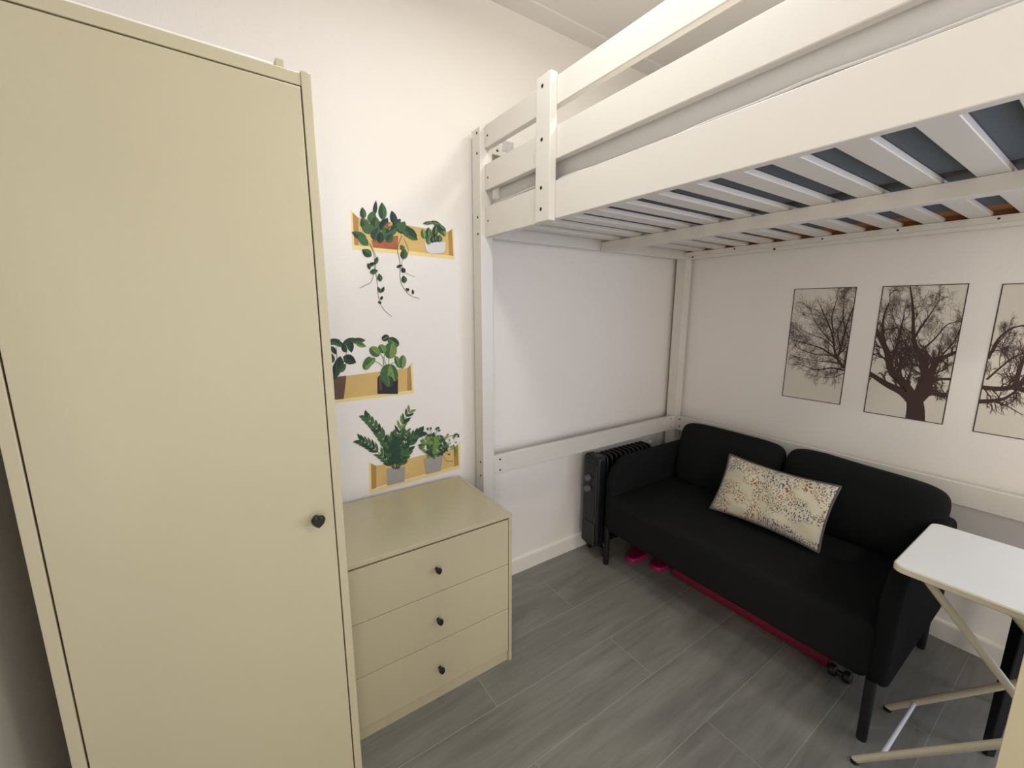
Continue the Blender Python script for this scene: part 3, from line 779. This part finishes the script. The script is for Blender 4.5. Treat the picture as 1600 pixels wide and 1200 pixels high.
A.line(smooth_path([(650, 460), (690, 560), (640, 640), (660, 720), (740, 765)]), 3.5, M_stem, 2)
for x, y_, L, w, a, g in leaves: A.leaf(x, y_, L, w, a, gm[g], gm[min(g + 1, 2)] if g else M_g1, 1)
for x, y_, L, a in ((530, 350, 50, 60), (515, 375, 40, 120), (545, 380, 40, 20)): A.leaf(x, y_, L, 14, a, M_terra)
A.done('printed_foliage', d1)
A.poly([(815, 488), (980, 492), (978, 545), (962, 576), (900, 584), (850, 576), (826, 552)], M_potw); A.done('printed_pot', d1)
for x, y_, L, w, a, g in ((845, 430, 110, 62, 0, 1), (805, 425, 80, 40, -10, 2), (850, 475, 80, 50, 10, 2), (900, 400, 110, 50, 10, 1), (900, 460, 70, 60, 0, 0), (940, 390, 110, 50, -35, 1), (960, 410, 80, 40, -20, 2), (930, 465, 60, 50, 10, 1), (850, 342, 95, 26, 85, 1), (905, 345, 90, 34, 110, 1), (950, 380, 80, 34, -50, 1), (878, 470, 60, 44, 0, 0)):
    A.leaf(x, y_, L, w, a, gm[g], gm[g + 1], 1)
    A.leaf(x + 4, y_, L * 0.6, 5, a, M_g4)
A.done('printed_foliage', d1)

# decal 2 (middle)
d2 = thing('wall_decal', 'middle wall decal of a wooden shelf with split-leaf plant and dark pot', 'wall decal', (-2.1, 0, 1.1), 'plant shelf wall decals')
A = Art(H2)
A.poly([(-120, 385), (545, 300), (545, 445), (-120, 530)], M_dwood)
A.poly([(545, 300), (570, 275), (580, 440), (545, 445)], M_dwoodd)
A.poly([(565, 272), (580, 262), (585, 458), (575, 440)], M_dwoodl)
A.poly([(-120, 525), (580, 438), (587, 457), (-120, 546)], M_dwoodl)
A.done('printed_shelf', d2)
A.poly([(40, 362), (165, 348), (148, 493), (55, 503)], M_potn); A.done('printed_pot', d2)
for x, y_, L, w, a, g in ((85, 135, 90, 40, 80, 1), (120, 150, 100, 36, 110, 1), (180, 135, 90, 44, 60, 1), (190, 165, 80, 44, 170, 0), (240, 130, 90, 40, 85, 1), (255, 155, 70, 32, 110, 2), (150, 175, 60, 36, -20, 0), (85, 190, 60, 30, 150, 0), (185, 248, 90, 62, 115, 0), (120, 270, 90, 60, 10, 0), (100, 310, 90, 50, -10, 0), (140, 300, 70, 40, 40, 1), (75, 240, 60, 36, 0, 0), (90, 345, 60, 40, 20, 0), (20, 200, 110, 70, -40, 0), (30, 300, 90, 60, -60, 1), (30, 130, 80, 50, -70, 1)):
    A.leaf(x, y_, L, w, a, gm[g], gm[g + 1], 1)
for q in (((100, 340), (105, 240), (100, 170)), ((110, 340), (150, 260), (170, 180))): A.line(smooth_path(list(q)), 4, M_stem)
A.done('printed_foliage', d2)
A.poly(rrect(358, 487, 345, 462, (24, 4, 4, 24)), M_potb)
A.poly([(366, 352), (382, 352), (386, 440), (374, 436)], M_potn)
A.done('printed_pot', d2)
for q in (((430, 320), (400, 240), (410, 200)), ((430, 320), (430, 250), (440, 150)), ((410, 310), (370, 270), (320, 250)), ((430, 300), (450, 270), (500, 260)), ((400, 300), (390, 230), (350, 190))): A.line(smooth_path(list(q)), 5, M_g3, 3)
for x, y_, L, w, a, g in ((408, 112, 50, 40, 60, 0), (458, 138, 80, 56, 125, 1), (440, 190, 105, 80, 8, 2), (388, 180, 60, 50, -30, 2), (342, 197, 78, 60, -50, 2), (296, 270, 90, 52, 25, 2), (318, 262, 70, 36, 45, 2), (485, 262, 80, 36, -20, 2), (515, 262, 84, 46, 5, 2), (425, 340, 130, 100, 185, 1), (455, 330, 110, 60, 165, 2), (430, 385, 70, 60, 180, 1)):
    A.leaf(x, y_, L, w, a, gm[g], gm[g + 1], 0)
    A.leaf(x, y_, L * 0.8, 4, a, M_g4)
A.done('printed_foliage', d2)

# decal 3 (bottom)
d3 = thing('wall_decal', 'lowest wall decal of a wooden shelf with two grey pots of greenery', 'wall decal', (-1.88, 0, 0.69), 'plant shelf wall decals')
A = Art(H2)
A.poly([(352, 912), (835, 800), (840, 915), (352, 1045)], M_dwood)
A.poly([(308, 890), (352, 912), (352, 1048), (318, 1062)], M_dwoodd)
A.poly([(304, 888), (318, 892), (322, 1065), (312, 1084)], M_dwoodl)
A.poly([(835, 800), (868, 770), (868, 910), (838, 916)], M_dwoodd)
A.poly([(862, 768), (875, 762), (877, 925), (866, 912)], M_dwoodl)
A.poly([(318, 1060), (868, 908), (878, 926), (312, 1084)], M_dwoodl)
A.done('printed_shelf', d3)
A.poly([(415, 930), (532, 915), (528, 1010), (420, 1036)], M_potg); A.done('printed_pot', d3)
def frond(pts, n, L, w, ms, flip=1, up=35):
    P = smooth_path(pts, 8); A.line(P, 6, M_g1, 2)
    for i in range(n):
        t = (i + 1.5) / (n + 1); k_ = int(t * (len(P) - 1)); p = P[k_]; q = P[min(k_ + 1, len(P) - 1)]
        d = math.degrees(math.atan2(q[0] - P[k_ - 1][0], -(q[1] - P[k_ - 1][1])))
        s_ = (1.0 - 0.45 * abs(t - 0.55))
        for sd in (-1, 1):
            a = d + sd * up
            A.leaf(p[0] + math.sin(math.radians(a)) * L * s_ * 0.5, p[1] - math.cos(math.radians(a)) * L * s_ * 0.5, L * s_, w, a, rnd.choice(ms), None, 1)
frond([(460, 930), (420, 800), (360, 690), (285, 605)], 12, 62, 24, [M_g2, M_g1, M_g2])
frond([(480, 930), (490, 800), (500, 680), (560, 570)], 13, 62, 17, [M_g2, M_g3, M_g1])
frond([(460, 930), (400, 860), (320, 790), (245, 748)], 10, 66, 17, [M_g1, M_g2])
frond([(490, 930), (540, 830), (580, 740), (635, 700)], 10, 60, 24, [M_g1, M_g2])
frond([(470, 930), (430, 830), (440, 760), (470, 720)], 9, 58, 20, [M_g1, M_g2])
frond([(480, 930), (520, 850), (530, 780), (540, 690)], 9, 52, 16, [M_g2, M_g1])
frond([(475, 930), (475, 860), (470, 800), (480, 760)], 8, 60, 26, [M_g1, M_g1])
A.done('printed_foliage', d3)
A.poly([(648, 868), (765, 845), (752, 940), (665, 963)], M_potg); A.done('printed_pot', d3)
for i in range(120):
    a = rnd.uniform(0, 2 * PI); r_ = rnd.random() ** 0.6
    x = 710 + 85 * r_ * math.cos(a); y_ = 785 + 72 * r_ * math.sin(a)
    g = M_g3 if (x < 745 and y_ > 730 and rnd.random() < 0.55) else (M_g1 if rnd.random() < 0.5 else M_g2)
    A.leaf(x, y_, rnd.uniform(22, 36), rnd.uniform(12, 18), rnd.uniform(0, 360), g, None, 1)
for i in range(22):
    x = 820 + rnd.uniform(-40, 48); y_ = 760 + rnd.uniform(-50, 95)
    A.leaf(x, y_, rnd.uniform(14, 26), rnd.uniform(7, 12), rnd.uniform(0, 360), rnd.choice([M_g3, M_g4, M_g2]), None, 1)
for q in (((730, 790), (800, 730), (855, 715)), ((740, 790), (830, 800), (850, 860)), ((700, 760), (690, 700), (670, 672)), ((715, 760), (725, 700), (745, 675)), ((770, 850), (790, 880), (830, 880))): A.line(smooth_path(list(q)), 3, M_g3)
for x, y_ in ((670, 680), (690, 676), (725, 680), (742, 690), (735, 672), (850, 712), (862, 722), (840, 720)): A.leaf(x, y_, 20, 11, rnd.uniform(0, 360), M_g1, None, 1)
A.done('printed_foliage', d3)

# ------------------------------------------------------------------ bare tree picture in three panels on the right wall
PAN = [(-0.7125, -0.979, 0.994, 1.574), (-1.0835, -1.355, 0.978, 1.573), (-1.452, -1.735, 0.97, 1.567)]
def clip(poly, a0, a1, b0, b1):
    """clip (a,b) polygon to a rectangle"""
    def cut(P, f):
        out = []
        for i in range(len(P)):
            p, q = P[i - 1], P[i]; fp, fq = f(p), f(q)
            if fp >= 0: out.append(p)
            if (fp >= 0) != (fq >= 0):
                t = fp / (fp - fq); out.append((p[0] + (q[0] - p[0]) * t, p[1] + (q[1] - p[1]) * t))
        return out
    for f in (lambda p: p[0] - a0, lambda p: a1 - p[0], lambda p: p[1] - b0, lambda p: b1 - p[1]):
        if len(poly) < 3: return []
        poly = cut(poly, f)
    return poly if len(poly) > 2 else []
tr = random.Random(5)
segs = []   # (p, q, wp, wq) in crop art units mapped to wall (y,z)
def limb(pts, w0, w1):
    P = smooth_path(pts, 5); n = len(P)
    W_ = [w0 + (w1 - w0) * i / (n - 1) for i in range(n)]
    for i in range(n - 1): segs.append((P[i], P[i + 1], W_[i], W_[i + 1]))
    return P, W_
def twig(p, ang, L, w, depth):
    if L < 9 or depth <= 0: return
    n = 4; pts = [p]; a = ang
    for i in range(n):
        a += tr.uniform(-0.28, 0.28); pts.append((pts[-1][0] + math.sin(a) * L / n, pts[-1][1] - math.cos(a) * L / n))
    for i in range(n): segs.append((pts[i], pts[i + 1], w * (1 - 0.15 * i), w * (1 - 0.15 * (i + 1))))
    for i in (1, 2, 3, 4):
        if tr.random() < 0.93:
            twig(pts[i], a + tr.choice((-1, 1)) * tr.uniform(0.35, 0.95), L * tr.uniform(0.55, 0.78), max(0.95, w * 0.62), depth - 1)
def branchy(pts, w0, w1, every=2, L=90, depth=4, start=0.25):
    P, W_ = limb(pts, w0, w1); n = len(P)
    for i in range(int(n * start), n, every):
        q = P[min(i + 1, n - 1)]; d = math.atan2(q[0] - P[i - 1][0], -(q[1] - P[i - 1][1]))
        twig(P[i], d + tr.choice((-1, 1)) * tr.uniform(0.4, 1.1), L * tr.uniform(0.6, 1.1), max(1.6, W_[i] * 0.33), depth)
    twig(P[-1], d, L * 0.8, w1, depth)
# units: crop at (1200,420) x4 ; middle panel
limb([(918, 960), (922, 880), (915, 810)], 84, 66)
branchy([(905, 830), (840, 770), (740, 720), (640, 655)], 52, 22, 3, 80, 3)
branchy([(915, 820), (850, 720), (775, 640), (745, 520), (700, 430), (650, 330)], 52, 14, 2, 110, 4)
branchy([(930, 820), (960, 720), (985, 640), (950, 540), (912, 440), (908, 260), (890, 110)], 44, 5, 2, 110, 4)
branchy([(930, 830), (990, 770), (1010, 700), (1040, 600), (1110, 550), (1200, 510)], 46, 12, 2, 90, 4)
branchy([(960, 800), (1020, 775), (1100, 790), (1180, 800)], 34, 20, 3, 60, 3)
branchy([(1005, 700), (1080, 690), (1180, 690)], 16, 12, 3, 70, 3)
branchy([(760, 600), (800, 500), (830, 380), (850, 300)], 20, 4, 2, 110, 4, 0.2)
branchy([(745, 520), (720, 420), (725, 300), (760, 210)], 20, 4, 2, 90, 4, 0.2)
branchy([(912, 440), (960, 360), (1010, 290), (1060, 220)], 12, 3, 2, 90, 4, 0.2)
branchy([(1030, 640), (1090, 540), (1160, 460), (1200, 380)], 10, 4, 2, 80, 4, 0.2)
branchy([(950, 520), (1040, 440), (1120, 350), (1200, 330)], 9, 3, 2, 80, 4, 0.2)
branchy([(870, 700), (900, 600), (860, 520)], 10, 3, 2, 90, 4, 0.2)
branchy([(800, 640), (880, 590), (940, 600)], 8, 3, 2, 80, 4, 0.2)
# left panel
branchy([(520, 640), (460, 600), (420, 520), (400, 400), (340, 260)], 22, 4, 2, 90, 4, 0.1)
branchy([(500, 640), (400, 620), (300, 630), (210, 600)], 12, 3, 2, 60, 3, 0.1)
branchy([(430, 560), (340, 500), (250, 470), (180, 450)], 12, 3, 2, 75, 4, 0.1)
branchy([(440, 540), (470, 440), (500, 330), (560, 180)], 13, 4, 2, 90, 4, 0.1)
branchy([(480, 600), (500, 500), (560, 420)], 10, 4, 2, 90, 4, 0.1)
branchy([(420, 480), (330, 380), (280, 300)], 9, 3, 2, 80, 4, 0.1)
branchy([(410, 400), (400, 300), (430, 200)], 9, 3, 2, 80, 4, 0.1)
branchy([(480, 650), (400, 680), (300, 670)], 6, 2, 2, 50, 3, 0.2)
branchy([(560, 520), (500, 420), (470, 300), (480, 200)], 9, 3, 2, 90, 4, 0.1)
branchy([(430, 540), (360, 540), (280, 530), (200, 500)], 8, 3, 2, 80, 4, 0.1)
branchy([(420, 500), (350, 440), (270, 410), (210, 380)], 7, 2, 2, 80, 4, 0.2)
branchy([(460, 600), (380, 580), (300, 575), (230, 560)], 7, 2, 2, 70, 4, 0.2)
branchy([(450, 480), (440, 380), (500, 260)], 7, 2, 2, 90, 4, 0.2)
# right panel
branchy([(1330, 740), (1450, 750), (1560, 745), (1750, 820)], 20, 26, 2, 90, 3, 0.1)
branchy([(1300, 830), (1400, 825), (1480, 810), (1540, 770)], 24, 8, 2, 70, 3, 0.2)
branchy([(1380, 560), (1440, 440), (1530, 370), (1640, 350)], 10, 6, 3, 60, 3, 0.2)
branchy([(1400, 820), (1480, 850), (1570, 900)], 8, 3, 3, 30, 2)
branchy([(1540, 740), (1570, 640), (1600, 560), (1640, 480)], 20, 8, 2, 110, 4, 0.1)
branchy([(1370, 690), (1450, 620), (1540, 550), (1640, 520)], 9, 5, 2, 90, 4, 0.1)
branchy([(1560, 745), (1640, 640), (1720, 520)], 22, 8, 2, 110, 4, 0.1)
branchy([(1400, 520), (1430, 470), (1460, 440)], 14, 4, 2, 90, 4, 0.1)
quads = []
for p, q, w0, w1 in segs:
    P1 = Vector(hmap(HT, *p)); P2 = Vector(hmap(HT, *q)); d = P2 - P1
    if d.length < 1e-6: continue
    d.normalize(); n_ = Vector((-d.y, d.x)); s_ = 0.00080
    e = d * min(w0, w1) * s_ * 0.3
    quads.append([tuple(P1 - e + n_ * w0 * s_ / 2), tuple(P1 - e - n_ * w0 * s_ / 2), tuple(P2 + e - n_ * w1 * s_ / 2), tuple(P2 + e + n_ * w1 * s_ / 2)])
names = ['leftmost tree picture panel with branches entering from its right edge', 'middle tree picture panel showing the thick trunk of the bare tree', 'rightmost tree picture panel cut by the photo edge, bare branches']
RNG = [(0, 700), (560, 1290), (1250, 2400)]
for i, (a1, a0, b0, b1) in enumerate(PAN):
    t = thing('tree_picture', names[i], 'picture', (0, (a0 + a1) / 2, (b0 + b1) / 2), 'three-panel bare tree wall picture')
    MB().box(-0.0015, -0.0002, a0, a1, b0, b1, M_print).build('picture_panel', t, smooth=False)
    fw = 0.0032
    fr = MB()
    for q in ((a0 - fw, a1 + fw, b0 - fw, b0), (a0 - fw, a1 + fw, b1, b1 + fw), (a0 - fw, a0, b0, b1), (a1, a1 + fw, b0, b1)):
        fr.box(-0.0028, -0.0002, q[0], q[1], q[2], q[3], M_frame)
    fr.build('frame_line', t, smooth=False)
    tm = MB(); k_ = 0
    for qd in quads:
        # keep each panel's own limbs: split by art x
        ym = sum(v[0] for v in qd) / 4
        P = clip(qd, a0, a1, b0, b1)
        if P:
            k_ += 1; tm.add([(-0.0017 - (k_ % 60) * 0.000008, a, b_) for a, b_ in P], [tuple(range(len(P)))], M_tree)
    tm.build('printed_tree', t, smooth=False)

for o in bpy.data.objects:
    if '_local' in o: del o['_local']
